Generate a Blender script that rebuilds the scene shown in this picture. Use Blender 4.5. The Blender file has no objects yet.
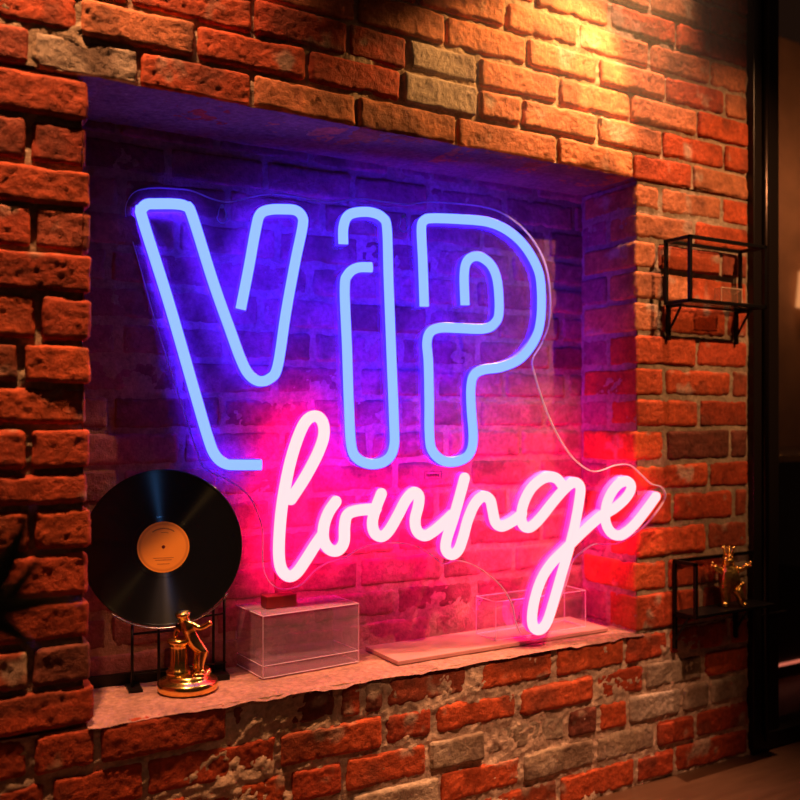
import bpy, bmesh, math, random
import numpy as np
from mathutils import Vector, Matrix

sc = bpy.context.scene
COL = sc.collection
random.seed(7)

# ---------------------------------------------------------------- camera
CAMZ = 0.93                      # camera height above the floor
WY = 1.65                        # distance from the camera to the brick wall
FWD = Vector((0.5096, 0.8604, 0)); RGT = Vector((0.8604, -0.5096, 0))
cd = bpy.data.cameras.new('camera'); cam = bpy.data.objects.new('camera', cd); COL.objects.link(cam)
cam.location = (0, -WY, CAMZ)
cam.rotation_euler = (math.pi/2, 0, -math.atan2(0.5096, 0.8604))
cd.sensor_width = 36; cd.lens = 40.5; cd.shift_y = 0.0225
cd.clip_start = 0.05
cd.dof.use_dof = True; cd.dof.focus_distance = 1.9; cd.dof.aperture_fstop = 2.4
sc.camera = cam

# ---------------------------------------------------------------- world, lights, exposure
w = bpy.data.worlds.new('world'); sc.world = w; w.use_nodes = True
w.node_tree.nodes['Background'].inputs[0].default_value = (0.9, 0.42, 0.25, 1)
w.node_tree.nodes['Background'].inputs[1].default_value = 0.017
sc.view_settings.view_transform = 'Standard'; sc.view_settings.look = 'None'
sc.view_settings.exposure = 0.0; sc.view_settings.gamma = 1.0

def spot(name, loc, target, power, size, blend=0.5, radius=0.02, color=(1, 0.5, 0.2)):
    ld = bpy.data.lights.new(name, 'SPOT'); ld.energy = power; ld.spot_size = math.radians(size)
    ld.spot_blend = blend; ld.shadow_soft_size = radius; ld.color = color
    o = bpy.data.objects.new(name, ld); COL.objects.link(o); o.location = loc
    o.rotation_euler = (Vector(target) - Vector(loc)).to_track_quat('-Z', 'Y').to_euler()
    return o
# ceiling spotlights of the bar, plus fill spots added to brighten
spot('beam_spotlight', (1.66, -0.24, 2.12), (1.30, -0.02, 1.52), 66, 66, 0.45, 0.015, (1, 0.50, 0.15))
spot('shelf_spotlight', (2.22, -1.20, 2.28), (1.97, 0, 1.30), 110, 46, 1.0, 0.012, (1, 0.50, 0.20))
spot('sill_spotlight', (1.74, -0.28, 2.95), (1.42, 0.04, 0.30), 330, 38, 1.0, 0.015, (1, 0.50, 0.27))
spot('left_sill_spotlight', (0.60, -0.30, 2.95), (0.55, 0.05, 0.30), 26, 24, 1.0, 0.015, (1, 0.46, 0.27))
spot('pier_spotlight', (0.22, -0.32, 3.10), (0.22, 0, 1.38), 390, 48, 1.0, 0.02, (1, 0.48, 0.20))
spot('lower_wall_fill_spot', (1.30, -0.95, 2.30), (1.40, 0, 0.12), 190, 33, 1.0, 0.015, (1, 0.50, 0.25))  # added fill, brightens the brick courses below the sill
spot('blue_room_spotlight', (-0.30, -1.9, 2.7), (0.525, 0.17, 0.70), 40, 6.2, 0.8, 0.03, (0.12, 0.38, 1))
spot('statuette_fill_spot', (0.2, -1.5, 2.3), (0.52, 0.1, 0.42), 14, 13, 1.0, 0.03, (1, 0.50, 0.28))  # added unseen lamp that puts highlights on the gold statuette

# ---------------------------------------------------------------- pixel rays (only used to measure)
def ray(px, py):
    u = px - 400; v = 418 - py
    return Vector((458.6 + .8604*u, 774.4 - .5096*u, v))
def XP(px):                      # X on the wall face at an image column
    r = ray(px, 0); return r.x / r.y * WY

# ---------------------------------------------------------------- helpers
def tag(o, label=None, cat=None, group=None, kind=None):
    if label: o['label'] = label
    if cat: o['category'] = cat
    if group: o['group'] = group
    if kind: o['kind'] = kind
    return o
def empty(name, loc=(0, 0, 0), rz=0):
    o = bpy.data.objects.new(name, None); COL.objects.link(o); o.location = loc; o.rotation_euler = (0, 0, rz)
    o.empty_display_size = 0.05
    return o
def link(name, me, mats, parent=None, smooth=False):
    if not isinstance(mats, (list, tuple)): mats = [mats]
    for m in mats: me.materials.append(m)
    o = bpy.data.objects.new(name, me); COL.objects.link(o)
    if parent: o.parent = parent
    if smooth: me.polygons.foreach_set('use_smooth', [True]*len(me.polygons))
    return o
def bobj(name, bm, mats, parent=None, smooth=False):
    bmesh.ops.recalc_face_normals(bm, faces=bm.faces)
    me = bpy.data.meshes.new(name); bm.to_mesh(me); bm.free()
    return link(name, me, mats, parent, smooth)
def box(bm, x0, x1, y0, y1, z0, z1, bev=0, mat=0):
    r = bmesh.ops.create_cube(bm, size=1)
    for v in r['verts']:
        v.co = Vector(((x0+x1)/2 + v.co.x*(x1-x0), (y0+y1)/2 + v.co.y*(y1-y0), (z0+z1)/2 + v.co.z*(z1-z0)))
    fs = {f for v in r['verts'] for f in v.link_faces}
    for f in fs: f.material_index = mat
    if bev:
        es = {e for v in r['verts'] for e in v.link_edges}
        bmesh.ops.bevel(bm, geom=list(es), offset=bev, segments=2, affect='EDGES', profile=0.5)
def rod(bm, a, b, r, n=8):
    a = Vector(a); b = Vector(b); d = b - a; L = d.length
    m = Matrix.Translation((a+b)/2) @ d.to_track_quat('Z', 'Y').to_matrix().to_4x4()
    bmesh.ops.create_cone(bm, cap_ends=True, segments=n, radius1=r, radius2=r, depth=L, matrix=m)
def tube_path(bm, pts, r, n=8, close=False):
    pts = [Vector(p) for p in pts]; rings = []
    N = len(pts)
    for i, p in enumerate(pts):
        d = (pts[(i+1) % N] - pts[i-1]) if (close or 0 < i < N-1) else (pts[1]-pts[0] if i == 0 else pts[-1]-pts[-2])
        d.normalize(); up = Vector((0, 0, 1)) if abs(d.z) < .9 else Vector((1, 0, 0))
        a = d.cross(up).normalized(); b = a.cross(d)
        rr = r[i] if isinstance(r, (list, tuple)) else r
        rings.append([bm.verts.new(p + a*math.cos(2*math.pi*k/n)*rr + b*math.sin(2*math.pi*k/n)*rr) for k in range(n)])
    for i in range(N if close else N-1):
        A = rings[i]; B = rings[(i+1) % N]
        for k in range(n): bm.faces.new((A[k], A[(k+1) % n], B[(k+1) % n], B[k]))
    if not close: bm.faces.new(rings[0][::-1]); bm.faces.new(rings[-1])
def lathe(bm, prof, n=48, cx=0, cy=0):
    rings = []
    for r, z in prof:
        rings.append([bm.verts.new((cx + r*math.cos(2*math.pi*k/n), cy + r*math.sin(2*math.pi*k/n), z)) for k in range(n)] if r > 1e-6 else [bm.verts.new((cx, cy, z))])
    for A, B in zip(rings, rings[1:]):
        for k in range(n):
            if len(A) == 1 and len(B) == 1: continue
            if len(A) == 1: bm.faces.new((A[0], B[(k+1) % n], B[k]))
            elif len(B) == 1: bm.faces.new((A[k], A[(k+1) % n], B[0]))
            else: bm.faces.new((A[k], A[(k+1) % n], B[(k+1) % n], B[k]))
def catmull(pts, step, closed=False):
    P = [np.array(p, float) for p in pts]; n = len(P); out = []
    seg = n if closed else n-1
    for i in range(seg):
        p0 = P[i-1] if (closed or i > 0) else 2*P[0]-P[1]
        p1 = P[i]; p2 = P[(i+1) % n]
        p3 = P[(i+2) % n] if (closed or i+2 < n) else 2*P[-1]-P[-2]
        m = max(2, int(np.linalg.norm(p2-p1)/step*2))
        for k in range(m):
            t = k/m
            out.append(.5*((2*p1)+(-p0+p2)*t+(2*p0-5*p1+4*p2-p3)*t*t+(-p0+3*p1-3*p2+p3)*t**3))
    if not closed: out.append(P[-1])
    out = np.array(out)
    if closed: out = np.vstack([out, out[:1]])
    d = np.r_[0, np.cumsum(np.linalg.norm(np.diff(out, axis=0), axis=1))]
    m = max(4, int(d[-1]/step)); s = np.linspace(0, d[-1], m+1)
    res = np.stack([np.interp(s, d, out[:, j]) for j in range(out.shape[1])], 1)
    return res[:-1] if closed else res

# numpy value noise -------------------------------------------------------
def _h(ix, iy, iz, s):
    n = (ix*374761393 + iy*668265263 + iz*2147483647 + s*1274126177) & 0xffffffff
    n = ((n ^ (n >> 13))*1274126177) & 0xffffffff
    n = ((n ^ (n >> 16))*2246822519) & 0xffffffff
    n = n ^ (n >> 15)
    return (n & 0xffffff)/float(0xffffff)
def vnoise(p, s=0):
    p = np.asarray(p, float); i = np.floor(p).astype(np.int64); f = p - i; f = f*f*(3-2*f)
    r = 0
    for dx in (0, 1):
        for dy in (0, 1):
            for dz in (0, 1):
                wgt = (f[:, 0] if dx else 1-f[:, 0])*(f[:, 1] if dy else 1-f[:, 1])*(f[:, 2] if dz else 1-f[:, 2])
                r = r + wgt*_h(i[:, 0]+dx, i[:, 1]+dy, i[:, 2]+dz, s)
    return r
def fbm(p, s=0, oct=3):
    a = 1; r = 0; t = 0
    for k in range(oct):
        r = r + a*(vnoise(p*2**k, s+k)-.5)*2; t += a; a *= .5
    return r/t

# ---------------------------------------------------------------- materials
def newmat(name):
    m = bpy.data.materials.new(name); m.use_nodes = True
    return m, m.node_tree.nodes, m.node_tree.links, m.node_tree.nodes['Principled BSDF']
def pbr(name, color, rough=.5, metal=0, bump=0, bscale=60, var=0, spec=.5, coat=0):
    m, n, l, b = newmat(name)
    b.inputs['Base Color'].default_value = (*color, 1); b.inputs['Roughness'].default_value = rough
    b.inputs['Metallic'].default_value = metal; b.inputs['Specular IOR Level'].default_value = spec
    b.inputs['Coat Weight'].default_value = coat
    if bump or var:
        tc = n.new('ShaderNodeTexCoord'); nz = n.new('ShaderNodeTexNoise'); nz.inputs['Scale'].default_value = bscale
        nz.inputs['Detail'].default_value = 6; l.new(tc.outputs['Object'], nz.inputs['Vector'])
        if bump:
            bp = n.new('ShaderNodeBump'); bp.inputs['Strength'].default_value = bump; bp.inputs['Distance'].default_value = .004
            l.new(nz.outputs['Fac'], bp.inputs['Height']); l.new(bp.outputs[0], b.inputs['Normal'])
        if var:
            mr = n.new('ShaderNodeMapRange'); mr.inputs[1].default_value = .3; mr.inputs[2].default_value = .7
            mr.inputs[3].default_value = 1-var; mr.inputs[4].default_value = 1+var
            l.new(nz.outputs['Fac'], mr.inputs[0])
            mx = n.new('ShaderNodeVectorMath'); mx.operation = 'SCALE'; mx.inputs[0].default_value = color
            l.new(mr.outputs[0], mx.inputs['Scale']); l.new(mx.outputs[0], b.inputs['Base Color'])
    return m
def masonry():
    m, n, l, b = newmat('masonry')
    at = n.new('ShaderNodeAttribute'); at.attribute_name = 'tint'
    tc = n.new('ShaderNodeTexCoord')
    n1 = n.new('ShaderNodeTexNoise'); n1.inputs['Scale'].default_value = 90; n1.inputs['Detail'].default_value = 8; n1.inputs['Roughness'].default_value = .65
    n2 = n.new('ShaderNodeTexNoise'); n2.inputs['Scale'].default_value = 420; n2.inputs['Detail'].default_value = 4
    for q in (n1, n2): l.new(tc.outputs['Object'], q.inputs['Vector'])
    mr = n.new('ShaderNodeMapRange'); mr.inputs[1].default_value = .3; mr.inputs[2].default_value = .7; mr.inputs[3].default_value = .68; mr.inputs[4].default_value = 1.28
    l.new(n1.outputs['Fac'], mr.inputs[0])
    sca = n.new('ShaderNodeVectorMath'); sca.operation = 'SCALE'; l.new(at.outputs['Color'], sca.inputs[0]); l.new(mr.outputs[0], sca.inputs['Scale'])
    l.new(sca.outputs[0], b.inputs['Base Color'])
    b.inputs['Roughness'].default_value = .72; b.inputs['Specular IOR Level'].default_value = .2
    ad = n.new('ShaderNodeMath'); ad.operation = 'MULTIPLY_ADD'; ad.inputs[1].default_value = .35
    l.new(n2.outputs['Fac'], ad.inputs[0]); l.new(n1.outputs['Fac'], ad.inputs[2])
    bp = n.new('ShaderNodeBump'); bp.inputs['Strength'].default_value = .8; bp.inputs['Distance'].default_value = .005
    l.new(ad.outputs[0], bp.inputs['Height']); l.new(bp.outputs[0], b.inputs['Normal'])
    return m
def emit(name, col):
    m = bpy.data.materials.new(name); m.use_nodes = True; n = m.node_tree.nodes; l = m.node_tree.links; n.clear()
    e = n.new('ShaderNodeEmission'); o = n.new('ShaderNodeOutputMaterial')
    s = max(col); e.inputs[0].default_value = (*[c/s for c in col], 1); e.inputs[1].default_value = s
    l.new(e.outputs[0], o.inputs[0]); return m
def sleeve(name, col, em):
    m, n, l, b = newmat(name)
    b.inputs['Base Color'].default_value = (*col, 1); b.inputs['Roughness'].default_value = .35
    b.inputs['Emission Color'].default_value = (*em, 1); b.inputs['Emission Strength'].default_value = 1
    return m
def clear(name, tint=(1, 1, 1), refl=1.0, ior=1.49, haze=0.0, hcol=(.8, .8, .8)):
    m = bpy.data.materials.new(name); m.use_nodes = True; n = m.node_tree.nodes; l = m.node_tree.links; n.clear()
    o = n.new('ShaderNodeOutputMaterial'); tr = n.new('ShaderNodeBsdfTransparent'); gl = n.new('ShaderNodeBsdfGlossy')
    tr.inputs[0].default_value = (*tint, 1); gl.inputs['Roughness'].default_value = .03
    fr = n.new('ShaderNodeFresnel'); gm = n.new('ShaderNodeNewGeometry'); mi = n.new('ShaderNodeMapRange'); mi.inputs[3].default_value = ior; mi.inputs[4].default_value = 1/ior
    l.new(gm.outputs['Backfacing'], mi.inputs[0]); l.new(mi.outputs[0], fr.inputs['IOR'])
    mu = n.new('ShaderNodeMath'); mu.operation = 'MULTIPLY'; mu.inputs[1].default_value = refl; l.new(fr.outputs[0], mu.inputs[0])
    mx = n.new('ShaderNodeMixShader'); l.new(mu.outputs[0], mx.inputs[0]); l.new(tr.outputs[0], mx.inputs[1]); l.new(gl.outputs[0], mx.inputs[2])
    if haze:
        df = n.new('ShaderNodeBsdfDiffuse'); df.inputs[0].default_value = (*hcol, 1)
        m2 = n.new('ShaderNodeMixShader'); m2.inputs[0].default_value = haze
        l.new(mx.outputs[0], m2.inputs[1]); l.new(df.outputs[0], m2.inputs[2]); l.new(m2.outputs[0], o.inputs[0])
    else: l.new(mx.outputs[0], o.inputs[0])
    return m
def frosted(name, col=(.9, .9, .95), tr=.5):
    m = bpy.data.materials.new(name); m.use_nodes = True; n = m.node_tree.nodes; l = m.node_tree.links; n.clear()
    o = n.new('ShaderNodeOutputMaterial'); a = n.new('ShaderNodeBsdfDiffuse'); b = n.new('ShaderNodeBsdfTranslucent')
    a.inputs[0].default_value = (*col, 1); b.inputs[0].default_value = (*col, 1)
    mx = n.new('ShaderNodeMixShader'); mx.inputs[0].default_value = tr
    l.new(a.outputs[0], mx.inputs[1]); l.new(b.outputs[0], mx.inputs[2]); l.new(mx.outputs[0], o.inputs[0]); return m

MAS = masonry()
M_BLACK = pbr('black_metal', (.009, .007, .007), .38, .6, .1, 200)
M_GOLD = pbr('polished_gold', (.97, .60, .16), .2, 1.0, .06, 45)
M_GOLD2 = pbr('satin_gold', (.97, .58, .15), .28, 1.0, .9, 75)
M_SOFFIT = pbr('soffit_plaster', (.42, .22, .20), .75, 0, .8, 22, .25)
M_SILL = pbr('sill_mortar', (.62, .40, .30), .7, 0, .55, 60, .22)
M_FLOOR = None
BBACK = emit('blue_added_back_glow', (1.2, .3, 37))  # added rear emitters, throw neon colour onto the niche wall
PBACK = emit('pink_added_back_glow', (33, .18, 5.6))
BLUE = emit('blue_neon_light', (0.33, 0.56, 5.2))
PINK = emit('pink_neon_light', (6.5, 0.80, 0.84))
BSLV = sleeve('blue_silicone', (.25, .25, .9), (.06, .02, .9))
PSLV = sleeve('pink_silicone', (.9, .2, .6), (.75, .02, .42))
ACR = clear('clear_acrylic', (.97, .97, .98), 1.1)
ACR_EDGE = frosted('acrylic_cut_edge', (.85, .8, .9), .5)

# ---------------------------------------------------------------- masonry builder
TINT = {'o': (.52, .080, .026), 'r': (.42, .058, .022), 'd': (.20, .050, .032), 'b': (.36, .070, .035),
        't': (.36, .235, .16), 'w': (.46, .33, .27), 'l': (.54, .17, .075), 'n': (.36, .11, .13), 'm': (.30, .08, .10)}  # code l: orange brick lightened to paint in the strong spotlight
class Masonry:
    def __init__(self): self.V = []; self.F = []; self.C = []; self.n = 0
    def add(self, V, F, C): self.V.append(V); self.F.append(F+self.n); self.C.append(C); self.n += len(V)
    def brick(self, x0, x1, y0, y1, z0, z1, code='o', g=.0055, rough=1.0, r=.008, warp=None, patch=None):
        rnd = random.random
        s = int(rnd()*1e5)
        hx, hy, hz = (x1-x0)/2, (y1-y0)/2, (z1-z0)/2
        c = np.array([(x0+x1)/2, (y0+y1)/2, (z0+z1)/2]); h = np.array([hx, hy, hz])
        faces = [(0, 2, 1, -1), (1, 2, 0, 1), (1, 2, 0, -1), (0, 1, 2, 1), (0, 1, 2, -1)]  # a,b spans, fixed axis, sign
        Vs = []; Fs = []; n0 = 0
        for a, b, k, sg in faces:
            na = max(2, int(2*h[a]/g)); nb = max(2, int(2*h[b]/g))
            A, B = np.meshgrid(np.linspace(-h[a], h[a], na+1), np.linspace(-h[b], h[b], nb+1), indexing='ij')
            P = np.zeros((A.size, 3)); P[:, a] = A.ravel(); P[:, b] = B.ravel(); P[:, k] = sg*h[k]
            I = np.arange(A.size).reshape(A.shape)
            q = np.stack([I[:-1, :-1], I[1:, :-1], I[1:, 1:], I[:-1, 1:]], -1).reshape(-1, 4)
            cr = np.cross(np.eye(3)[a], np.eye(3)[b])[k]*sg
            if cr < 0: q = q[:, ::-1]
            Vs.append(P); Fs.append(q+n0); n0 += len(P)
        P = np.vstack(Vs); F = np.vstack(Fs)
        key = np.round(P*1e5).astype(np.int64)
        _, idx, inv = np.unique(key, axis=0, return_index=True, return_inverse=True)
        P = P[idx]; F = inv.reshape(-1)[F]
        rr = min(r*(.7+.9*rnd()), hx*.45, hz*.45)
        Q = np.clip(P, -(h-rr), h-rr); N = P-Q; N /= np.maximum(np.linalg.norm(N, axis=1, keepdims=True), 1e-9)
        R = Q + rr*N
        W = R + c
        edge = 1-np.abs(N).max(1)
        big = fbm(W*9, s, 2); mid = fbm(W*52, s+9, 3); fine = fbm(W*150, s+20, 2)
        chip = np.clip(fbm(W*26, s+31, 2)-.12, 0, 1)
        disp = rough*(.0030*big + .0012*mid + .0011*fine) - chip*(.0022+.040*edge)*rough*.8
        pit = np.clip(fbm(W*110, s+50, 2)-.36, 0, 1); disp -= pit*.005*rough
        W = W + N*disp[:, None]
        # whole brick slightly out of true
        dy = (rnd()-.5)*.006*rough; tilt = (rnd()-.5)*.03*rough; tx = (rnd()-.5)*.03*rough
        W[:, 1] += dy + (W[:, 0]-c[0])*tx; W[:, 2] += (W[:, 0]-c[0])*tilt
        base = np.array(TINT[code])*(.82+.36*rnd())
        col = base[None, :]*(1+.35*mid+.25*big)[:, None]
        pw = {'o': .08, 'r': .04, 'd': .1, 't': .7, 'w': .9, 'l': .12, 'b': .15, 'n': .2, 'm': .1}[code] if patch is None else patch
        lime = np.clip((fbm(W*14, s+70, 4)+pw-.42)*5, 0, 1)*.75
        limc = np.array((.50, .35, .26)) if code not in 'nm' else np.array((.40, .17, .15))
        col = col*(1-lime[:, None]) + limc*lime[:, None]
        soot = np.clip((fbm(W*11, s+90, 3)-.22)*4, 0, 1)*.5
        col = col*(1-soot[:, None]) + np.array((.10, .035, .022))*soot[:, None]
        if warp is not None: W = warp(W)
        self.add(W, F, np.clip(col, .005, .9))
    def sheet(self, o, a, b, na, nb, nrm, amp, base, seed=0, col=(.45, .29, .19), lump=0, scale=30, warp=None, fn=None):
        """displaced mortar sheet: origin o, edges a and b, outward normal nrm"""
        o = np.array(o, float); a = np.array(a, float); b = np.array(b, float); nrm = np.array(nrm, float)
        A, B = np.meshgrid(np.linspace(0, 1, na+1), np.linspace(0, 1, nb+1), indexing='ij')
        P = o + A.reshape(-1, 1)*a + B.reshape(-1, 1)*b
        d = base + amp*fbm(P*scale, seed, 4) + amp*.7*fbm(P*110, seed+5, 2) + lump*np.clip(fbm(P*9, seed+11, 3)-.05, 0, 1)
        if fn is not None: d = fn(P, d)
        P = P + nrm*d[:, None]
        I = np.arange(A.size).reshape(A.shape)
        q = np.stack([I[:-1, :-1], I[1:, :-1], I[1:, 1:], I[:-1, 1:]], -1).reshape(-1, 4)
        if np.dot(np.cross(a, b), nrm) < 0: q = q[:, ::-1]
        c = np.array(col)[None, :]*(1+.35*fbm(P*20, seed+3, 4)+.25*fbm(P*120, seed+4, 2))[:, None]
        if warp is not None: P = warp(P)
        self.add(P, q, np.clip(c, .01, .9))
    def build(self, name, mats=None, parent=None):
        V = np.vstack(self.V); F = np.vstack(self.F); C = np.vstack(self.C)
        me = bpy.data.meshes.new(name)
        me.vertices.add(len(V)); me.vertices.foreach_set('co', V.ravel())
        me.loops.add(F.size); me.loops.foreach_set('vertex_index', F.ravel().astype(np.int32))
        me.polygons.add(len(F)); me.polygons.foreach_set('loop_start', np.arange(0, F.size, 4, dtype=np.int32))
        me.polygons.foreach_set('loop_total', np.full(len(F), 4, dtype=np.int32))
        me.update(calc_edges=True)
        at = me.attributes.new('tint', 'FLOAT_COLOR', 'POINT')
        at.data.foreach_set('color', np.hstack([C, np.ones((len(C), 1))]).ravel().astype(np.float32))
        return link(name, me, mats or MAS, parent, True)

NX0, NX1 = 0.34, 1.67            # niche left / right
NZ0, NZ1 = 0.385, 1.53           # sill / soffit
WX0, WX1 = -0.75, 2.100          # ends of the brick wall
def NB(x): return .24 - (x-NX0)/(NX1-NX0)*.035     # the niche back is not quite parallel to the wall
BG = .0042
wf = Masonry()
def place_row(m, z0, z1, xs, codes, gap=.011, depth=.10, rough=1, y=0, g=BG, r=.008, **k):
    for i in range(len(xs)-1):
        m.brick(xs[i]+gap/2, xs[i+1]-gap/2, y, y+depth, z0+gap/2, z1-gap/2, codes[i % len(codes)], g, rough, r, **k)
# left pier ------------------------------------------------------------------
LY = [80, 124, 170, 210, 254, 296, 344, 386, 427, 470, 506, 550, 597, 640, 683, 728]
LZ = [CAMZ+(418-y)*WY/(774.4+.5096*313) for y in LY]; LZ[0] = NZ1; LZ[-1] = NZ0
LJ = [None, 29, None, 34, None, 40, 22, None, 29, None, 33, None, None, 31, None]
for k in range(15):
    j = LJ[k]; e = NX0 + (random.random()-.5)*.008 + (.012 if k == 14 else 0)
    xs = [XP(j)] if j else [XP(-8)]
    inner = []
    x = xs[0]
    while x > WX0+.12: inner.append(x); x -= .215
    inner.append(WX0)
    xs = inner[::-1] + [e+.004]
    cs = [random.choice('oorrb') for _ in xs]; cs[-2] = 'orobrroorrorrdr'[k]
    place_row(wf, LZ[k+1], LZ[k], xs, cs, .010, .10 if not j else .16, r=.0065)
# right pier -----------------------------------------------------------------
RY = [180, 210, 239, 268.5, 300, 333, 366, 397, 429, 463, 493, 527, 561, 594, 627]
RZ = [CAMZ+(418-y)*WY/652.1 for y in RY]; RZ[0] = NZ1; RZ[-1] = NZ0
RJ = [(662, 723), (695,), (658, 722), (692,), (661, 727), (697,), (665, 733), (700,), (666, 731), (710,), (673, 735), (708,), (668, 731), (702,)]
RC = ['llo', 'lo', 'lob', 'lo', 'lor', 'or', 'oob', 'or', 'odd', 'or', 'orb', 'ob', 'ort', 'rb']
for k in range(14):
    xs = [NX1 + (random.random()-.5)*.006] + [XP(p) for p in RJ[k]] + [WX1]
    cs = RC[k]
    for i in range(len(xs)-1):
        short = i == 0 and len(xs) == 4
        wf.brick(xs[i]+(.005 if i else 0), xs[i+1]-.005, 0, .195 if short else .10, RZ[k+1]+.005, RZ[k]-.005, cs[i], BG, .8)
        if i == 0 and not short:
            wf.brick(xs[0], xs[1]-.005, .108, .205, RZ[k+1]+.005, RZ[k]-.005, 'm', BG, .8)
# courses above the niche ------------------------------------------------------
TOP = [([-300, -190, -95, 33, 140, 253, 358, 458, 558, 634, 694, 748], 'orobtollllolo'),
       ([-300, -150, -20, 80, 197, 308, 403, 479, 523, 599, 664, 726], 'orrolorwllloo'),
       ([-300, -200, -90, 25, 130, 254, 349, 408, 480, 560, 632, 699], 'orooborrwlllo')]
z = NZ1
for k in range(13):
    z2 = z+.0728
    if k < 3:
        px, cs = TOP[k]; xs = [WX0]+[XP(p) for p in px if XP(p) > WX0+.05 and XP(p) < WX1-.03]+[WX1]
        cs = cs[len(px)-len([p for p in px if XP(p) > WX0+.05])+0:]
    else:
        xs = [WX0]; x = WX0+.12+(.11 if k % 2 else 0)+random.random()*.03
        while x < WX1-.06: xs.append(x); x += .222+random.random()*.02
        xs.append(WX1); cs = [random.choice('lloob') for _ in xs]
    place_row(wf, z, z2, xs, cs, .009, .10 if k else .14, r=.0065)
    z = z2
ZTOP = z
# courses below the sill ---------------------------------------------------------
BOT = [([-110, -40, 31, 98, 230, 340, 363, 386, 470, 556, 626, 670, 730], 'rorrrdrdboorrb'),
       ([-100, -10, 50, 146, 279, 384, 435, 520, 596, 646, 704], 'rorrroroortotb'),
       ([-110, -30, 45, 110, 190, 290, 345, 428, 486, 568, 599, 629, 682, 710], 'roorrorottdowtt'),
       ([-100, -10, 60, 150, 250, 350, 440, 523, 595, 657, 696], 'roorootottrrwb'),
       ([-110, -40, 31, 98, 200, 300, 400, 480, 560, 636, 676], 'rorrrorooorrob')]
z = NZ0
for k in range(5):
    z2 = z-.077
    px, cs = BOT[k]
    xs = [WX0]+[XP(p) for p in px if XP(p) > WX0+.05]+[WX1]
    cs = cs[len(px)-len(xs)+2:] if len(px) > len(xs)-2 else cs
    for i in range(len(xs)-1):
        wf.brick(xs[i]+.006, xs[i+1]-.006, random.random()*.006-.004, .12, z2+.006, z-(.003 if k == 0 else .006), cs[i % len(cs)], BG, 1.0, .008)
    z = z2
# mortar -----------------------------------------------------------------------
n = lambda L: int(L/.0048)
wf.sheet((WX0, 0, NZ0), (NX0-.012-WX0, 0, 0), (0, 0, NZ1-NZ0), n(NX0-WX0), n(NZ1-NZ0), (0, -1, 0), .0040, -.012, 1, lump=.007)
wf.sheet((NX1+.008, 0, NZ0), (WX1-NX1-.008, 0, 0), (0, 0, NZ1-NZ0), n(WX1-NX1), n(NZ1-NZ0), (0, -1, 0), .0025, -.005, 2, col=(.40, .27, .19), lump=.004)
wf.sheet((WX0, 0, NZ1+.006), (WX1-WX0, 0, 0), (0, 0, ZTOP-NZ1-.006), n(WX1-WX0), n(ZTOP-NZ1), (0, -1, 0), .0035, -.009, 3, lump=.006)
wf.sheet((WX0, 0, 0), (WX1-WX0, 0, 0), (0, 0, NZ0-.002), n(WX1-WX0), n(NZ0), (0, -1, 0), .0050, -.0050, 4, lump=.0065, col=(.58, .37, .27))
# right reveal mortar
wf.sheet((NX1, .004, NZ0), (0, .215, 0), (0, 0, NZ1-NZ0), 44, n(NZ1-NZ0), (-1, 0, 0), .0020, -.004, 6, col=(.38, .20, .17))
tag(wf.build('wall_front'), kind='structure')

# niche back wall ------------------------------------------------------------------
wb = Masonry()
def skew(P): P = P.copy(); P[:, 1] += NB(P[:, 0]) ; return P
z = NZ0-.01; k = 0
while z < NZ1:
    xs = [NX0-.06]; x = NX0 - .02 + (.105 if k % 2 else 0) + random.random()*.03
    while x < NX1-.02: xs.append(x); x += .205+random.random()*.03
    xs.append(NX1+.03)
    for i in range(len(xs)-1):
        if xs[i+1]-xs[i] < .03: continue
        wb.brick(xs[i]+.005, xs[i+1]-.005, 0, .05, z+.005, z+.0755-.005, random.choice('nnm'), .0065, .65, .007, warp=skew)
    z += .0755; k += 1
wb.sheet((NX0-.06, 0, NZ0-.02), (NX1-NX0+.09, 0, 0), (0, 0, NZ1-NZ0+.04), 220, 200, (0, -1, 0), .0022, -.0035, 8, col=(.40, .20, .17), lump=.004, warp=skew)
tag(wb.build('wall_back'), kind='structure')
# left reveal (faces away from the view) and soffit and sill
wl = Masonry()
z = NZ0
wl.sheet((NX0-.012, .0, NZ0), (0, .28, 0), (0, 0, NZ1-NZ0), 40, 150, (1, 0, 0), .003, 0, 12, col=(.42, .14, .09))
tag(wl.build('wall_left'), kind='structure')
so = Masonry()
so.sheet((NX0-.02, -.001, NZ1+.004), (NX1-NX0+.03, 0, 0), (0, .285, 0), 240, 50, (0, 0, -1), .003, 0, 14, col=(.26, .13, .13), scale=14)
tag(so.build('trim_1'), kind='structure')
si = Masonry()
def sillfn(P, d):
    e = P[:, 1]
    drop = np.clip((.020-e)/.03, 0, 1)**1.5
    return d - drop*(.006+.016*np.clip(fbm(P*16, 77, 3)+.15, 0, 1))
si.sheet((NX0-.004, -.004, NZ0+.001), (NX1-NX0+.03, 0, 0), (0, .285, 0), 330, 70, (0, 0, 1), .0016, 0, 15, col=(.41, .20, .165), scale=12, fn=sillfn)
tag(si.build('trim_2'), kind='structure')

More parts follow.
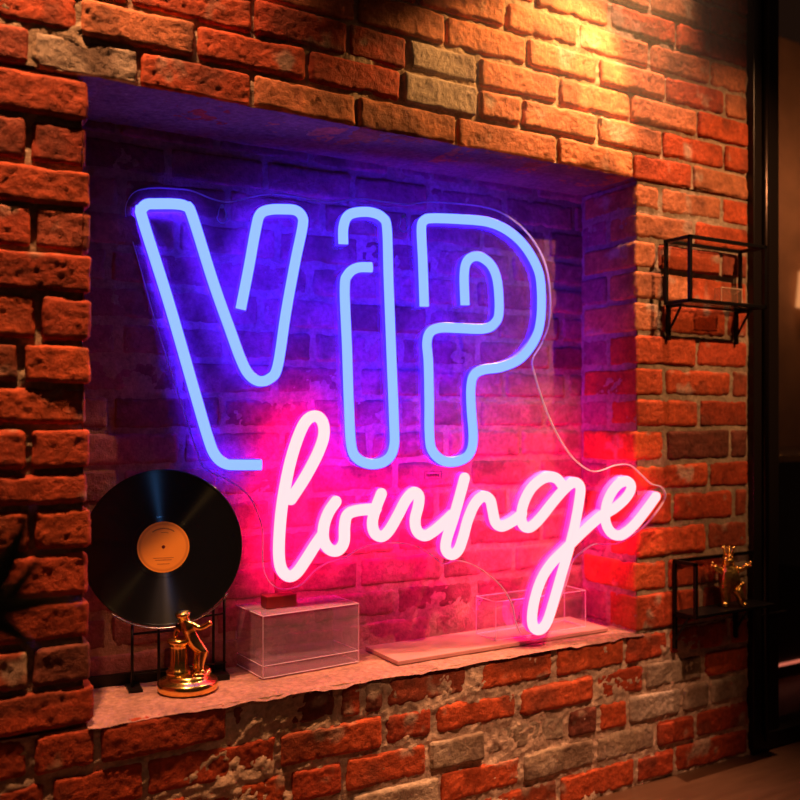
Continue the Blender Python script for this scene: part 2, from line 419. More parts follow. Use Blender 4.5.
# ---------------------------------------------------------------- floor
m, nn, ll, b = newmat('floor_planks'); M_FLOOR = m
tc = nn.new('ShaderNodeTexCoord'); mp = nn.new('ShaderNodeMapping'); mp.inputs['Scale'].default_value = (1.2, 9, 1)
ll.new(tc.outputs['Object'], mp.inputs[0])
nz = nn.new('ShaderNodeTexNoise'); nz.inputs['Scale'].default_value = 5; nz.inputs['Detail'].default_value = 8; ll.new(mp.outputs[0], nz.inputs['Vector'])
cr = nn.new('ShaderNodeValToRGB'); cr.color_ramp.elements[0].color = (.06, .024, .012, 1); cr.color_ramp.elements[1].color = (.15, .07, .038, 1)
ll.new(nz.outputs['Fac'], cr.inputs[0]); ll.new(cr.outputs[0], b.inputs['Base Color']); b.inputs['Roughness'].default_value = .38
bm = bmesh.new(); box(bm, -2.5, 5, -3, 4.2, -.05, 0)
tag(bobj('floor', bm, M_FLOOR), kind='structure')
# solid wall core behind the bricks, so nothing shows through from the side
bm = bmesh.new()
box(bm, WX0, WX1-.01, .30, .36, 0, ZTOP); box(bm, WX0, NX0-.03, .02, .30, 0, ZTOP); box(bm, NX1+.03, WX1-.01, .02, .30, 0, ZTOP)
box(bm, NX0-.03, NX1+.03, .03, .30, NZ1+.03, ZTOP); box(bm, NX0-.03, NX1+.03, .03, .30, 0, NZ0-.03)
tag(bobj('wall_core', bm, pbr('core', (.20, .08, .05), .9)), kind='structure')

# ---------------------------------------------------------------- glazed door beside the wall
fr = empty('door_1', (WX1, 0, 0)); tag(fr, kind='structure')
M_FRAME = pbr('frame_metal', (.022, .014, .012), .32, .5)
def child_box(name, mat, parent, *a, bev=.002):
    bm = bmesh.new(); box(bm, *a, bev=bev); return bobj(name, bm, mat, parent)
child_box('door_post', M_FRAME, fr, 0, .034, -.015, .12, 0, 2.6)
child_box('door_stile', M_FRAME, fr, .036, .128, .0, .07, .03, 2.6)
bm = bmesh.new(); rod(bm, (.060, -.004, .03), (.060, -.004, 2.6), .012, 16)
bobj('door_bead', bm, pbr('bead_metal', (.05, .03, .025), .25, .9), fr, True)
child_box('kick_rail', M_FRAME, fr, .036, 1.2, -.01, .07, .005, .05)
bm = bmesh.new(); box(bm, .128, 1.15, .03, .038, .05, 2.6); bobj('door_glass', bm, clear('door_glass', (.8, .75, .72)), fr)
child_box('mid_rail', M_FRAME, fr, .036, .15, -.012, .0, .378, .384)

# ---------------------------------------------------------------- the room behind the glass
bm = bmesh.new(); box(bm, 2.16, 5.5, 1.2, 1.3, 0, 2.8); tag(bobj('wall_far', bm, pbr('brown_plaster', (.42, .21, .11), .8, 0, .3, 8, .15)), kind='structure')
bm = bmesh.new(); box(bm, 2.10, 2.13, .36, 1.2, 0, 2.8); tag(bobj('wall_side', bm, pbr('dark_plaster', (.10, .05, .03), .8)), kind='structure')
bc = empty('bar_counter', (2.75, .62, 0))
tag(bc, 'long black bar counter with a brass edge standing behind the glass door', 'counter')
child_box('body', M_BLACK, bc, -.58, 1.0, -.2, .3, 0, .77)
child_box('top', pbr('dark_stone', (.03, .02, .018), .25), bc, -.58, 1.02, -.23, .33, .772, .80)
tag(child_box('brass_edge', M_GOLD, bc, -.58, 1.02, -.236, -.231, .774, .798), 'thin brass strip along the front of the top')
tag(child_box('light_strip', emit('red_led', (1.1, .28, .18)), bc, -.50, .9, -.212, -.2, .048, .056), 'glowing red light strip')
sl = empty('wall_lamp', (4.05, 1.15, 1.57)); tag(sl, 'small glowing warm lamp on the brown wall behind the glass door', 'lamp')
bm = bmesh.new(); lathe(bm, [(0, -.09), (.09, -.09), (.07, .09), (0, .09)], 24); bobj('lamp_shade', bm, emit('lamp_glow', (1.3, .55, .2)), sl, True)
child_box('wall_plate', M_BLACK, sl, -.03, .03, .03, .05, -.05, .05)
ld = bpy.data.lights.new('lamp_light', 'POINT'); ld.energy = 7; ld.color = (1, .5, .22); ld.shadow_soft_size = .1
lo = bpy.data.objects.new('lamp_light', ld); COL.objects.link(lo); lo.location = (3.9, .75, 2.0)

# ---------------------------------------------------------------- neon sign
# sign plane: y_cam = SC - SL*x ; direction along the sign and its normal
SC, SL = 1.993, .225
SD = Vector((1, -SL, 0)).normalized(); SN = Vector((-SL, -1, 0)).normalized()
def sp(px, py, off=0.0):         # sign-plane coordinates (s, z) in metres, off = distance in front of the panel
    r = ray(px, py); t = (SC - off*math.sqrt(1+SL*SL))/(r.y + SL*r.x)
    P = r*t; return ((P.x - off*SN.x)/SD.x, P.z+CAMZ)
sign = empty('neon_sign', (0, SC-WY, 0), math.atan2(SD.y, SD.x))
tag(sign, 'glowing sign reading VIP in blue and lounge in pink on a clear acrylic panel', 'neon sign')
# local axes of the empty: x along the sign, -y towards the room, z up
def poly_extrude(name, pts2, y0, y1, mats, parent):
    bm = bmesh.new()
    A = [bm.verts.new((x, y0, z)) for x, z in pts2]; B = [bm.verts.new((x, y1, z)) for x, z in pts2]
    f = bm.faces.new(A); f.material_index = 0; f2 = bm.faces.new(B[::-1]); f2.material_index = 0
    N = len(A)
    for i in range(N):
        q = bm.faces.new((A[i], A[(i+1) % N], B[(i+1) % N], B[i])); q.material_index = 1
    return bobj(name, bm, mats, parent)
OUT = [(125.5, 213), (128, 200), (136.5, 191), (153, 187.7), (175, 188.5), (191.5, 190.5), (213.5, 199), (230, 201.5), (257.5, 195.7), (279.5, 194.3),
       (312.5, 199.8), (332, 202), (359, 198.6), (387.5, 202), (407.6, 204.4), (425, 202), (445, 202.4), (479.5, 205.8), (502.5, 213), (525.5, 230),
       (542.8, 256), (550, 285), (550, 319), (543, 342), (533, 359.6), (535, 373.5), (544, 403), (556, 431), (570, 454), (582.5, 466), (593, 471.5), (603.5, 470),
       (616, 465.4), (630, 465), (641, 474), (652, 484), (662, 487), (666, 496), (660, 508), (645, 526), (624, 541), (610, 544.5), (594, 544.5), (580, 554),
       (572.5, 562.5), (567.5, 580), (560, 600), (552.5, 620), (546, 635), (535, 640), (523, 636), (516, 622), (512.5, 605), (502.5, 587.5), (486, 572.6),
       (470, 563.6), (457, 561), (444, 564), (434, 557), (423, 549), (409.5, 544.5), (396, 543), (375, 544.5), (357.5, 550), (345, 558), (327.5, 563),
       (315, 571), (302.5, 584), (290, 589), (277.5, 588), (267.5, 579), (263, 562.5), (263, 532.5), (257.5, 512.5), (250, 497.5), (240, 488), (224, 478),
       (204, 468), (196, 448), (175, 383.5), (154, 317), (145, 284.5), (131, 235)]
op = catmull(OUT, 3, True); op = [sp(*p) for p in op]
outline = []
pan = poly_extrude('acrylic_panel', op, 0, .005, [ACR, ACR_EDGE], sign)
for yy in (0, .005):
    bm = bmesh.new(); tube_path(bm, [(x, yy, z) for x, z in op], .0013, 6, True); bobj('edge_glint_wire', bm, ACR_EDGE, pan, True)  # pale wires added to imitate light lines along the cut edge
tag(pan, 'clear acrylic backing panel cut around the letters')
def outline_wire(pts, r, name, mat, parent):
    bm = bmesh.new(); tube_path(bm, [(x, .0025, z) for x, z in pts], r, 6, True); return bobj(name, bm, mat, parent, True)

def sweep(pts2, prof, name, mat, parent, round_ends=False, step=.004):
    P = np.array(pts2); T = np.gradient(P, axis=0); T /= np.linalg.norm(T, axis=1, keepdims=True)
    Nn = np.stack([-T[:, 1], T[:, 0]], 1)
    w = max(abs(p[0]) for p in prof)
    rows = []
    if round_ends:
        for a in (85, 60, 35, 15):
            c, s_ = math.cos(math.radians(a)), math.sin(math.radians(a))
            rows.append((P[0]-T[0]*w*s_, Nn[0], c))
    for i in range(len(P)): rows.append((P[i], Nn[i], 1))
    if round_ends:
        for a in (15, 35, 60, 85):
            c, s_ = math.cos(math.radians(a)), math.sin(math.radians(a))
            rows.append((P[-1]+T[-1]*w*s_, Nn[-1], c))
    bm = bmesh.new(); R = []
    for c, nv, k in rows:
        R.append([bm.verts.new((c[0]+nv[0]*a*k, b_, c[1]+nv[1]*a*k)) for a, b_ in prof])
    m_ = len(prof)
    for A, B in zip(R, R[1:]):
        for k in range(m_): bm.faces.new((A[k], A[(k+1) % m_], B[(k+1) % m_], B[k]))
    bm.faces.new(R[0]); bm.faces.new(R[-1][::-1])
    return bobj(name, bm, mat, parent, True)
def prof_round(w, y0, y1, n=7, flat=.6):
    # closed profile: lateral a, depth b (front is -y)
    pts = [(w, y0), (w, y1+(y0-y1)*flat)]
    for k in range(1, n): 
        a = math.pi/2*k*2/n
        pts.append((w*math.cos(a), (y1+(y0-y1)*flat) + (y1-(y1+(y0-y1)*flat))*math.sin(a)))
    pts += [(-w, y1+(y0-y1)*flat), (-w, y0)]
    return pts
def letter(pts, w, kind, name):
    c = catmull(pts, 2.0); P = [sp(*p, .028) for p in c]
    # uniform resample in metres
    blue = kind == 'b'
    e = sweep(P, prof_round(w, -.023, -.031, 6, .75 if blue else .45), name, BLUE if blue else PINK, sign, not blue)
    s = sweep(P, [(w+.0012, -.0005), (w+.0012, -.0235), (-w-.0012, -.0235), (-w-.0012, -.0005)], 'silicone_sleeve', [BSLV, BBACK] if blue else [PSLV, PBACK], e, not blue)
    for f in s.data.polygons:
        if f.normal.y > .9: f.material_index = 1; f.use_smooth = False  # rear face made to glow, added to light the wall behind
    return e
V = [(262, 465), (240, 465), (226, 464), (216, 456), (209, 440), (195.6, 394.5), (169.5, 304), (142.5, 218), (142, 209), (147, 204), (156, 203.4), (176, 203.6), (186, 206), (192, 214),
     (213.5, 281.8), (230, 328.5), (241, 358.8), (249, 374), (259, 381), (270, 378.5), (278, 366), (286.4, 312), (296, 259.8), (303, 226), (302.5, 216), (296, 210), (285, 208.9), (270, 209.4),
     (260.5, 214), (256, 229.5), (249, 268), (241, 309)]
I = [(343.8, 243.8), (343.8, 227.4), (348, 216), (357.3, 212), (372, 212), (383.2, 217.3), (387.5, 228), (389, 276), (391.8, 351), (394.5, 420), (394.5, 446.5), (387.5, 460),
     (373, 464.3), (359, 459.5), (352, 446.5), (349.4, 405), (347.5, 348), (345.2, 288), (348.7, 274), (358, 267.5), (372.6, 267)]
Pp = [(424.9, 306.4), (423.4, 261.9), (422, 228), (425, 220), (433, 217.9), (459.4, 218.8), (488, 221.6), (508.3, 230.3), (525.5, 246), (538.5, 269), (542, 290.6), (541.3, 319.4),
      (535.6, 339.5), (521.2, 358.2), (502.5, 366.8), (484, 369.7), (474.5, 375.5), (471.5, 388.4), (472, 410), (473.8, 439.5), (469.3, 455), (457, 461.6), (443, 460.5), (432.5, 450),
      (430, 432.5), (429.8, 400), (429, 362.5), (427.6, 342), (431.5, 331.5), (442, 327.6), (459.4, 328), (485.3, 328.5), (496.3, 322), (499.8, 310), (498.2, 282), (492.5, 266),
      (482.4, 257.2), (473.8, 256.5), (467, 262.5), (464.8, 276.3), (465.7, 305)]
for q, nm in ((V, 'blue V'), (I, 'blue I'), (Pp, 'blue P')):
    tag(letter(q, .0110, 'b', 'letter_tube'), 'glowing pale '+nm+' tube')
c4 = lambda L: [(240+x/4, 400+y/4) for x, y in L]
Lw = c4([(205, 398), (262, 310), (312, 215), (337, 140), (330, 85), (300, 64), (265, 85), (235, 145), (206, 235), (186, 325), (170, 420), (160, 520), (157, 620), (168, 680), (197, 706), (228, 692), (262, 645), (300, 585), (328, 545)])
Ow = c4([(385, 407), (356, 450), (337, 505), (336, 560), (358, 597), (392, 603), (417, 570), (420, 505), (430, 462), (465, 444), (520, 438), (545, 438)])
c5 = lambda L: [(360+x/4.444, 450+y/4.444) for x, y in L]
Uw = c5([(97, 195), (70, 265), (57, 325), (68, 370), (98, 385), (130, 360), (170, 292), (205, 225), (238, 190), (263, 203), (262, 245), (247, 310), (256, 360), (290, 382), (332, 360), (378, 320), (410, 290)])
Nw = c5([(467, 125), (447, 200), (417, 305), (388, 395), (384, 442), (408, 466), (438, 447), (460, 390), (482, 310), (512, 242), (548, 207), (580, 222), (592, 270), (604, 320), (632, 340), (680, 318), (722, 285)])
c7 = lambda L: [(480+x/4, 450+y/4) for x, y in L]
Gw = c7([(338, 150), (308, 114), (265, 110), (215, 145), (182, 200), (167, 260), (175, 300), (202, 310), (242, 275), (292, 212), (342, 155), (378, 130), (403, 148), (400, 200), (382, 300), (357, 400), (328, 500), (302, 590), (276, 675), (255, 712), (231, 720), (213, 700),
         (212, 650), (226, 580), (252, 510), (292, 450), (342, 400), (402, 340), (462, 285), (500, 255)])
Ew = c7([(500, 258), (548, 228), (590, 188), (608, 148), (590, 125), (557, 137), (525, 178), (506, 232), (506, 290), (530, 333), (570, 340), (620, 300), (668, 240), (706, 188)])
for q, nm in ((Lw, 'l'), (Ow, 'o'), (Uw, 'u'), (Nw, 'n'), (Gw, 'g'), (Ew, 'e')):
    tag(letter(q, .0124, 'p', 'script_tube'), 'glowing pink handwritten letter '+nm)
# clear hanging hooks at the top of the panel
for hx, hy in ((222, 217), (403, 226)):
    s_, z_ = sp(hx, hy); bm = bmesh.new()
    tube_path(bm, [(s_+.011*math.cos(a)*(1 if math.sin(a) < 0 else .75), -.004, z_+.014*math.sin(a)*(1 if math.sin(a) < 0 else 1.6)) for a in np.linspace(0, 2*math.pi, 24)[:-1]], .0013, 6, True)
    rod(bm, (s_, .0, z_+.022), (s_, -.006, z_+.022), .004, 10)
    bobj('hanging_hook', bm, frosted('hook_plastic', (.8, .75, .85), .6), sign, True)
s_, z_ = sp(433, 475); bm = bmesh.new()
for a in (0, 1):
    box(bm, s_-.021, s_+.021, -.0015, -.0003, z_+(.008 if a else -.009), z_+(.009 if a else -.008))
    box(bm, s_+(.0205 if a else -.0215), s_+(.0215 if a else -.0205), -.0015, -.0003, z_-.009, z_+.009)
for i in range(8): box(bm, s_-.016+i*.004, s_-.0135+i*.004, -.0015, -.0003, z_-.004, z_+.003)
tag(bobj('rating_label', bm, pbr('dark_print', (.10, .02, .05), .6), sign), 'tiny dark printed label on the panel')

# ---------------------------------------------------------------- acrylic box, red block, slab
def pt(px, py, Zrel):            # point on a horizontal plane, world coords
    r = ray(px, py); t = Zrel/r.z; return Vector((r.x*t, r.y*t-WY, CAMZ+Zrel))
CLB = clear('box_acrylic_neon_tint', (.93, .88, .93), 1.3, 1.49, .20, (.92, .60, .90))  # lavender milkiness paints the neon spill into the clear acrylic
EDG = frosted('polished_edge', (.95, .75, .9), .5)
def acrylic_box(name, loc, rz, L, D, H, label, th=.004, base=0, mat=None):
    o = empty(name, loc, rz); tag(o, label, 'display box')
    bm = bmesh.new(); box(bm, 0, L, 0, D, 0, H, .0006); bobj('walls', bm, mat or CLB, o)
    bm = bmesh.new()
    P = [(0, 0), (L, 0), (L, D), (0, D)]
    for i in range(4):
        a, b_ = P[i], P[(i+1) % 4]
        for zz in (0.0012, H-.0012): rod(bm, (a[0], a[1], zz), (b_[0], b_[1], zz), .0011, 6)
        rod(bm, (a[0], a[1], 0.001), (a[0], a[1], H-.001), .0010, 6)
        if base: rod(bm, (a[0], a[1], base), (b_[0], b_[1], base), .0009, 6)
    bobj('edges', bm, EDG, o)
    if base:
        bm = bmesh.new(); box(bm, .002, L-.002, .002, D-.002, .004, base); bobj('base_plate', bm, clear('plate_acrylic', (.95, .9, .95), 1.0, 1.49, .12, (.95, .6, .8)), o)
    return o
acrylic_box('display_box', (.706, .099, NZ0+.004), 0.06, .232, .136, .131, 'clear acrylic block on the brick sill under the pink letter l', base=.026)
acrylic_box('display_box', (1.29, .080, NZ0+.0135), 0, .283, .08, .094, 'smaller clear acrylic box on the pale board, behind the tail of the pink g', mat=clear('thin_box_acrylic', (.97, .95, .97), .8, 1.49, .02))
bk = bmesh.new(); box(bk, .735, .806, .150, .185, NZ0+.136, NZ0+.162, .002)
tag(bobj('block', bk, pbr('dark_red_wood', (.25, .006, .010), .45, 0, .2, 40, .2)), 'small dark red block on the clear acrylic box, propping up the neon sign', 'block')
M_SLAB = pbr('pale_board', (.55, .25, .25), .35, 0, .15, 30, .1)
bm = bmesh.new(); box(bm, 1.00, 1.622, .048, .198, NZ0+.003, NZ0+.0125, .0015)
tag(bobj('board', bm, M_SLAB), 'thin pale board lying on the sill under the tail of the pink g', 'board')
# ---------------------------------------------------------------- record, stand
RC_ = Vector((0, 0, 0))
rx, ry = ray(163.5, 547).x, ray(163.5, 547).y
tt = (1.822)/ry
rc = Vector((rx*tt, 1.822-WY, CAMZ+(418-547)*tt))
rec = empty('vinyl_record', rc); rec.rotation_euler = (math.radians(90-8), 0, math.radians(-16))
tag(rec, 'black vinyl record with an orange label standing in the niche beside the left brick pier', 'record')
m, nn, ll, b = newmat('vinyl')
b.inputs['Base Color'].default_value = (.006, .006, .007, 1); b.inputs['Roughness'].default_value = .25
b.inputs['Anisotropic'].default_value = 1.0; b.inputs['Anisotropic Rotation'].default_value = .25; b.inputs['Specular IOR Level'].default_value = .6
tg = nn.new('ShaderNodeTangent'); tg.direction_type = 'RADIAL'; tg.axis = 'Z'; ll.new(tg.outputs[0], b.inputs['Tangent'])
RR = .1585
bm = bmesh.new()
prof = [(.0035, -.001), (.0035, .001), (.053, .001), (.054, .0008)]
lathe(bm, [(.0035, -.001), (RR-.001, -.001), (RR, 0), (RR-.001, .001), (RR-.004, .001), (RR-.005, .0007), (.062, .0007), (.061, .001), (.0035, .001), (.0035, -.001)], 128)
bobj('vinyl_disc', bm, m, rec)
m2, nn, ll, b = newmat('record_label')
tc = nn.new('ShaderNodeTexCoord'); gr = nn.new('ShaderNodeVectorMath'); gr.operation = 'LENGTH'; ll.new(tc.outputs['Object'], gr.inputs[0])
cr = nn.new('ShaderNodeValToRGB'); e = cr.color_ramp.elements; e[0].position = 0; e[0].color = (.95, .30, .02, 1); e[1].position = 1; e[1].color = (.95, .30, .02, 1)
for p_, c_ in ((.0455, (.95, .30, .02, 1)), (.0465, (.55, .14, .01, 1)), (.0475, (.95, .30, .02, 1))):
    q = cr.color_ramp.elements.new(p_); q.color = c_
ll.new(gr.outputs['Value'], cr.inputs[0]); ll.new(cr.outputs[0], b.inputs['Base Color']); b.inputs['Roughness'].default_value = .5
bm = bmesh.new(); lathe(bm, [(.0035, .0011), (.0515, .0011), (.0515, .0014), (.0035, .0014), (.0035, .0011)], 64)
lab = bobj('record_label', bm, m2, rec); tag(lab, 'round orange paper label')
bm = bmesh.new()
def ring(bm, r0, r1, a0, a1, z, n=24):
    pr = None
    for k in range(n+1):
        a = math.radians(a0+(a1-a0)*k/n); c = (bm.verts.new((r0*math.cos(a), r0*math.sin(a), z)), bm.verts.new((r1*math.cos(a), r1*math.sin(a), z)))
        if pr: bm.faces.new((pr[0], c[0], c[1], pr[1]))
        pr = c
M_INK = pbr('label_ink', (.35, .10, .01), .6)
ring(bm, .0365, .0385, 55, 125, .0015); bobj('label_print', bm, M_INK, lab); bm = bmesh.new(); ring(bm, .029, .030, 70, 100, .0015); bobj('label_print', bm, M_INK, lab)
for a, zz in ((-.022, .020), (-.026, .016), (-.034, .012)): bm = bmesh.new(); box(bm, -zz, zz, a-.0005, a+.0005, .0014, .0016); bobj('label_print', bm, M_INK, lab)
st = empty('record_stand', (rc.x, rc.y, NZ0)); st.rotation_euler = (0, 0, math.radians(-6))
tag(st, 'black wire stand holding the vinyl record at the back of the sill', 'stand')
zb = rc.z-NZ0-RR
for x in (-.062, -.010): bm = bmesh.new(); rod(bm, (x, -.004, .006), (x, -.004, zb+.012), .0030); bobj('upright', bm, M_BLACK, st, True)
for x in (.105, .128): bm = bmesh.new(); rod(bm, (x, .012, .006), (x, .012, zb+.052), .0030); bobj('upright', bm, M_BLACK, st, True)
bm = bmesh.new()
rod(bm, (-.064, -.004, zb-.012), (.02, -.004, zb-.012), .0025); rod(bm, (.03, .012, zb+.004), (.130, .012, zb+.010), .0025)
rod(bm, (-.062, -.004, .03), (.132, .012, .03), .0022)
bobj('cross_bars', bm, M_BLACK, st, True)
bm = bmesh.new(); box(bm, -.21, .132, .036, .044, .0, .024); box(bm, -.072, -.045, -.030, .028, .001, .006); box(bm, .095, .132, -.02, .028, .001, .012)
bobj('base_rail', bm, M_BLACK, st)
bm = bmesh.new()
arc = [Vector((RR*1.02*math.cos(a), RR*1.02*math.sin(a), .004)) for a in np.radians(np.linspace(232, 322, 30))]
Mr = Matrix.Rotation(math.radians(-16+6), 4, 'Z') @ Matrix.Rotation(math.radians(82), 4, 'X')
tube_path(bm, [(Mr @ p)+Vector((0, 0, rc.z-NZ0)) for p in arc], .0016, 6)
tag(bobj('cradle_rim', bm, pbr('bright_wire', (.35, .3, .32), .25, 1), st, True), 'thin curved shiny rim under the record')

# ---------------------------------------------------------------- skin helper for figures
def skin_fig(name, verts, edges, radii, mat, parent, root=0, sub=2, loc=(0, 0, 0)):
    me = bpy.data.meshes.new(name); me.from_pydata(verts, edges, []); o = bpy.data.objects.new(name, me); COL.objects.link(o)
    me.materials.append(mat)
    o.modifiers.new('s', 'SKIN').use_smooth_shade = True
    sv = me.skin_vertices[0].data
    for i, r in enumerate(radii): sv[i].radius = (r, r) if not isinstance(r, tuple) else r; sv[i].use_root = (i == root)
    ss = o.modifiers.new('u', 'SUBSURF'); ss.levels = sub; ss.render_levels = sub
    dg = bpy.context.evaluated_depsgraph_get(); ev = o.evaluated_get(dg)
    m2 = bpy.data.meshes.new_from_object(ev); o.modifiers.clear(); o.data = m2
    m2.polygons.foreach_set('use_smooth', [True]*len(m2.polygons)); 
    if parent: o.parent = parent
    o.location = loc
    return o
# ---------------------------------------------------------------- gold statuette on the sill
gt = 1.765/ray(188, 0).y
gs = empty('gold_statuette', (ray(188, 0).x*gt, 1.765-WY, NZ0+.003), math.radians(-28))
tag(gs, 'shiny gold statuette of a figure leaning on a pedestal in front of the record', 'statuette')
bm = bmesh.new(); lathe(bm, [(0, 0), (.056, 0), (.0595, .003), (.0595, .016), (.056, .020), (.046, .0225), (.043, .026), (.042, .030), (.034, .033), (0, .034)], 64)
bobj('round_base', bm, M_GOLD, gs, True)
bm = bmesh.new(); prof = [(0, .03), (.024, .03), (.026, .036), (.021, .041), (.0175, .046), (.0165, .06), (.0165, .082), (.018, .090), (.023, .094), (.024, .099), (.019, .102), (0, .103)]
lathe(bm, prof, 40, -.018, 0)
for v in bm.verts:
    d = Vector((v.co.x+.018, v.co.y)); a = math.atan2(d.y, d.x)
    if .045 < v.co.z < .088: k = 1+.07*math.cos(a*10); v.co.x = -.018+d.x*k; v.co.y = d.y*k
bobj('pedestal', bm, M_GOLD, gs, True)
fv = [(.020, .004, .090), (.008, .0, .103), (.003, -.002, .118), (-.004, -.003, .131), (-.007, -.004, .139), (-.009, -.006, .150), (-.0095, -.007, .158),
      (.013, -.010, .130), (.028, -.014, .124), (.046, -.016, .135), (.050, -.017, .137),
      (-.016, .006, .126), (-.024, .003, .112), (-.026, -.002, .103),
      (.022, .010, .070), (.014, .010, .050), (.013, .009, .036), (.021, .005, .033),
      (.030, -.004, .075), (.026, -.006, .055), (.027, -.008, .037), (.036, -.012, .034)]
fe = [(0, 1), (1, 2), (2, 3), (3, 4), (4, 5), (5, 6), (3, 7), (7, 8), (8, 9), (9, 10), (3, 11), (11, 12), (12, 13), (0, 14), (14, 15), (15, 16), (16, 17), (0, 18), (18, 19), (19, 20), (20, 21)]
frd = [1.3*q for q in (.0158, .0110, .0110, .0105, .0062, .0140, .0125, .0055, .0048, .0044, .0052, .0055, .0045, .0042, .0105, .0068, .0048, .0045, .0095, .0065, .0048, .0045)]
bd = skin_fig('figure_body', fv, fe, frd, M_GOLD, gs)
bm = bmesh.new(); tube_path(bm, [(-.052+.0*k, 0, 0) for k in range(0)] or [(.040*math.cos(a), .030*math.sin(a), .034+.004*math.sin(3*a)) for a in np.linspace(-1.2, 1.6, 14)], [.004+.003*math.sin(k*.8)**2 for k in range(14)], 8)
tag(bobj('drapery', bm, M_GOLD, gs, True), 'gold folds of cloth lying on the base')

# ---------------------------------------------------------------- wall shelves
def frame_shelf(name, X0, X1, D, z0, z1, label, full=True):
    o = empty(name, (X0, 0, z0)); tag(o, label, 'shelf', 'black wire shelves on the right pier' if False else None)
    L = X1-X0; H = z1-z0; r = .0045
    bm = bmesh.new()
    if full:
        box(bm, .004, L-.004, -D+.004, -.006, -.003, .0, 0); bobj('glass_base', bm, clear('shelf_glass', (.8, .78, .76), 1.0), o)
    else:
        box(bm, 0, L, -D, -.002, -.006, .002, .001); bobj('shelf_board', bm, M_BLACK, o)
    bm = bmesh.new()
    def bar(a, b_):
        a = Vector(a); b_ = Vector(b_); lo = Vector((min(a.x, b_.x)-r, min(a.y, b_.y)-r, min(a.z, b_.z)-r)); hi = Vector((max(a.x, b_.x)+r, max(a.y, b_.y)+r, max(a.z, b_.z)+r))
        box(bm, lo.x, hi.x, lo.y, hi.y, lo.z, hi.z, .001)
    yb = -.010; yf = -D
    bar((0, yb, 0), (0, yb, H)); bar((0, yf, 0), (0, yf, H)); bar((0, yb, H), (0, yf, H)); bar((0, yb, H), (L, yb, H))
    if full:
        bar((0, yb, -.001), (L, yb, -.001)); bar((0, yf, -.001), (L, yf, -.001)); bar((0, yb, -.001), (0, yf, -.001)); bar((L, yb, -.001), (L, yf, -.001))
        bar((L, yb, 0), (L, yb, H)); bar((L, yf, 0), (L, yf, H)); bar((L, yb, H), (L, yf, H)); bar((0, yf, H), (L, yf, H))
    else:
        bar((L, yb, 0), (L, yb, H))
    bobj('wire_frame', bm, M_BLACK, o)
    for x in ((.012, L-.012) if full else (.004, L-.07)):
        bm = bmesh.new(); box(bm, x-.004, x+.004, -.012, -.002, -.095, -.004)
        box(bm, x-.004, x+.004, -.055, -.002, -.012, -.005)
        a = Vector((x, -.048, -.012)); b_ = Vector((x, -.010, -.070)); rod(bm, a, b_, .0035, 6)
        bobj('bracket', bm, M_BLACK, o)
    return o
frame_shelf('wall_shelf', 1.765, 2.05, .088, 1.225, 1.383, 'upper black wire box shelf on the brick pier, holding a small glass piece')
frame_shelf('wall_shelf', 1.797, 2.105, .078, .428, .560, 'lower black wire shelf on the brick pier, with a gold creature on it', False)
gl = empty('glass_holder', (1.945, -.06, 1.228)); tag(gl, 'small clear glass card holder standing on the upper black wire shelf', 'card holder')
bm = bmesh.new(); box(bm, -.045, .035, -.012, .012, 0, .040, .001); bobj('glass_body', bm, clear('holder_glass', (.85, .75, .7), 1.6, 1.5, .12, (.7, .45, .3)), gl)
bm = bmesh.new()
for a, b_ in (((-.045, -.012, .040), (.035, -.012, .040)), ((.035, -.012, 0), (.035, -.012, .040)), ((.035, .012, .030), (.035, -.012, .040)), ((-.045, -.012, 0.001), (.035, -.012, 0.001)), ((-.045, -.012, 0), (-.045, -.012, .040))): rod(bm, a, b_, .0011, 6)
bobj('bright_edge', bm, frosted('holder_edge', (1, .8, .65), .4), gl)
# gold creature
gcx = 1.965
gc = empty('gold_creature', (gcx, -.045, .4305), math.radians(-30)); tag(gc, 'gold crowned creature figurine with arms spread, on the lower black wire shelf', 'figurine')
cv = [(0, 0, .062), (-.003, 0, .085), (-.006, 0, .103), (-.006, -.002, .116), (-.005, -.004, .128), (-.004, -.010, .134),
      (-.022, -.004, .096), (-.036, -.006, .100), (-.046, -.008, .112),
      (.013, -.004, .105), (.026, -.006, .096), (.036, -.010, .106), (.046, -.012, .115),
      (-.012, .0, .045), (-.010, -.004, .026), (-.012, -.002, .008), (-.020, -.014, .005),
      (.014, .0, .048), (.026, -.006, .030), (.030, -.002, .008), (.042, -.012, .005),
      (.022, .010, .058), (.034, .012, .052), (.042, .010, .064)]
ce = [(0, 1), (1, 2), (2, 3), (3, 4), (4, 5), (2, 6), (6, 7), (7, 8), (2, 9), (9, 10), (10, 11), (11, 12), (0, 13), (13, 14), (14, 15), (15, 16), (0, 17), (17, 18), (18, 19), (19, 20), (0, 21), (21, 22), (22, 23)]
crd = [1.65*q for q in (.0155, .0150, .0105, .0075, .0115, .0065, .0060, .0048, .0052, .0060, .0050, .0042, .0050, .0105, .0075, .0060, .0050, .0105, .0075, .0058, .0050, .006, .004, .003)]
skin_fig('creature_body', cv, ce, crd, M_GOLD2, gc)
bm = bmesh.new()
for k in range(6):
    a = k*math.pi/3; rod(bm, (-.005+.008*math.cos(a), -.004+.008*math.sin(a), .136), (-.005+.015*math.cos(a), -.004+.015*math.sin(a), .156), .002, 8)
    bmesh.ops.create_icosphere(bm, subdivisions=2, radius=.0036, matrix=Matrix.Translation((-.005+.015*math.cos(a), -.004+.015*math.sin(a), .157)))
tube_path(bm, [(-.005+.0095*math.cos(a), -.004+.0095*math.sin(a), .137) for a in np.linspace(0, 2*math.pi, 16)[:-1]], .0028, 8, True)
bobj('crown', bm, M_GOLD2, gc, True)
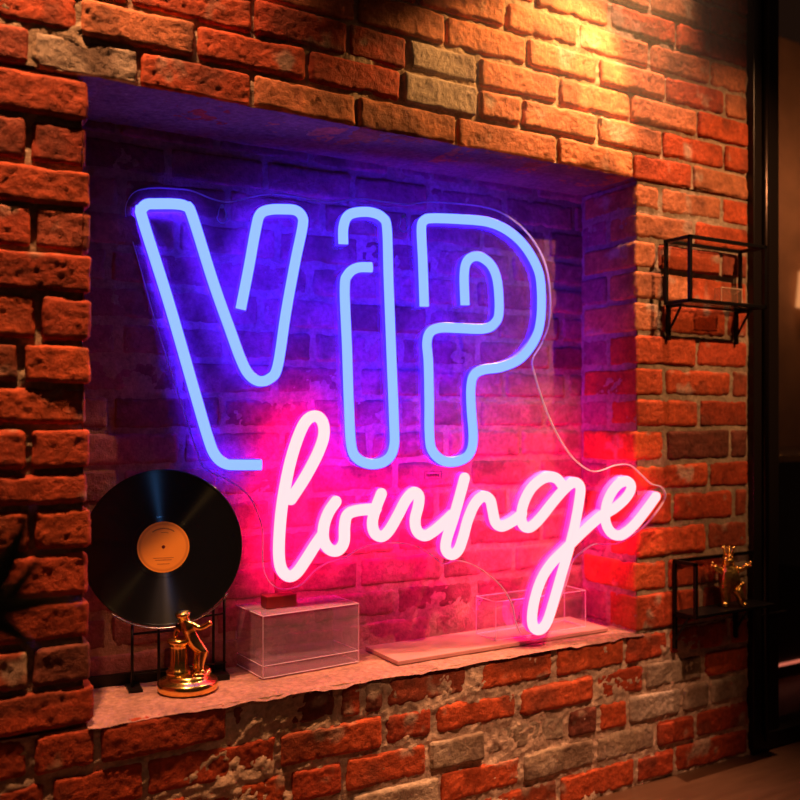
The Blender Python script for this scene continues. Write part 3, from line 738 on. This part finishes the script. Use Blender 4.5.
for (x, y, z_) in ((-.048, -.008, .116), (-.051, -.009, .109), (.050, -.013, .119), (.050, -.012, .111), (-.012, -.014, .070), (.008, -.016, .066), (.0, -.017, .082), (.016, -.012, .078), (-.008, -.013, .133), (.001, -.013, .133)):
    bm = bmesh.new(); bmesh.ops.create_icosphere(bm, subdivisions=2, radius=.0042, matrix=Matrix.Translation((x, y, z_)))
    bobj('stud', bm, M_GOLD2, gc, True)

# ---------------------------------------------------------------- blurred plant close to the camera
def camp(px, py, depth):
    u = px-400; v = 418-py; r = FWD*depth + RGT*(u/900*depth); return Vector((r.x, r.y-WY, CAMZ+v/900*depth))
DP = .78
pl = empty('potted_plant', (camp(-60, 600, DP).x, camp(-60, 600, DP).y, 0))
tag(pl, 'dark green leafy plant at the left edge, in front of the brick pier', 'plant')
M_LEAF = pbr('leaf', (.05, .065, .022), .45, 0, .2, 50, .3)
base = pl.location.copy()
def leaf(a, b_, wid, bend):
    a = Vector(a)-base; b_ = Vector(b_)-base; d = b_-a; side = d.cross(-FWD).normalized(); bm = bmesh.new(); prev = None; N = 14
    for k in range(N+1):
        t = k/N; w_ = wid*max(.04, math.sin(math.pi*min(1, t**.75)))*.5; c = a+d*t+Vector((0, 0, bend*math.sin(math.pi*t)))
        row = [bm.verts.new(c+side*w_*s+FWD*(.004*abs(s)-.0)) for s in (-1, -.5, 0, .5, 1)]
        if prev:
            for i in range(4): bm.faces.new((prev[i], row[i], row[i+1], prev[i+1]))
        prev = row
    o = bobj('leaf', bm, M_LEAF, pl, True); md = o.modifiers.new('t', 'SOLIDIFY'); md.thickness = .0006
    return o
hub = camp(-22, 625, DP)
for tip, wd, bend, dd in (((33, 503), .018, .0, 0), ((45, 548), .014, -.004, .02), ((80, 603), .015, .006, -.01), ((36, 650), .017, .004, .01),
                          ((-90, 480), .03, .02, 0), ((-120, 560), .03, .02, .02), ((-110, 640), .03, .02, 0)):
    h = hub + Vector((0, 0, (random.random()-.5)*.01)); leaf(h, camp(tip[0], tip[1], DP+dd), wd, bend)
bm = bmesh.new(); hb = hub-base; tube_path(bm, [(0, 0, .22), (hb.x*.3, hb.y*.3, .4), (hb.x*.8, hb.y*.8, hb.z*.8), tuple(hb)], [.008, .006, .005, .004], 8)
bobj('stem', bm, M_LEAF, pl, True)
bm = bmesh.new(); lathe(bm, [(0, 0), (.09, 0), (.12, .24), (.11, .24), (.105, .22), (0, .22)], 40); bobj('pot', bm, pbr('dark_pot', (.03, .025, .022), .5), pl, True)

# ---------------------------------------------------------------- thin haze in the air under the spotlights
vm = bpy.data.materials.new('haze'); vm.use_nodes = True; n = vm.node_tree.nodes; l = vm.node_tree.links; n.clear()
o_ = n.new('ShaderNodeOutputMaterial'); vs = n.new('ShaderNodeVolumeScatter'); vs.inputs['Density'].default_value = .13
vs.inputs['Color'].default_value = (1, .95, .9, 1); vs.inputs['Anisotropy'].default_value = .3; l.new(vs.outputs[0], o_.inputs['Volume'])
bm = bmesh.new(); box(bm, .95, 1.56, -.45, -.014, 1.56, 2.35)
hz = bobj('haze', bm, vm); tag(hz, 'thin warm haze in the spotlight beam at the top of the brick wall', 'haze', None, 'stuff')
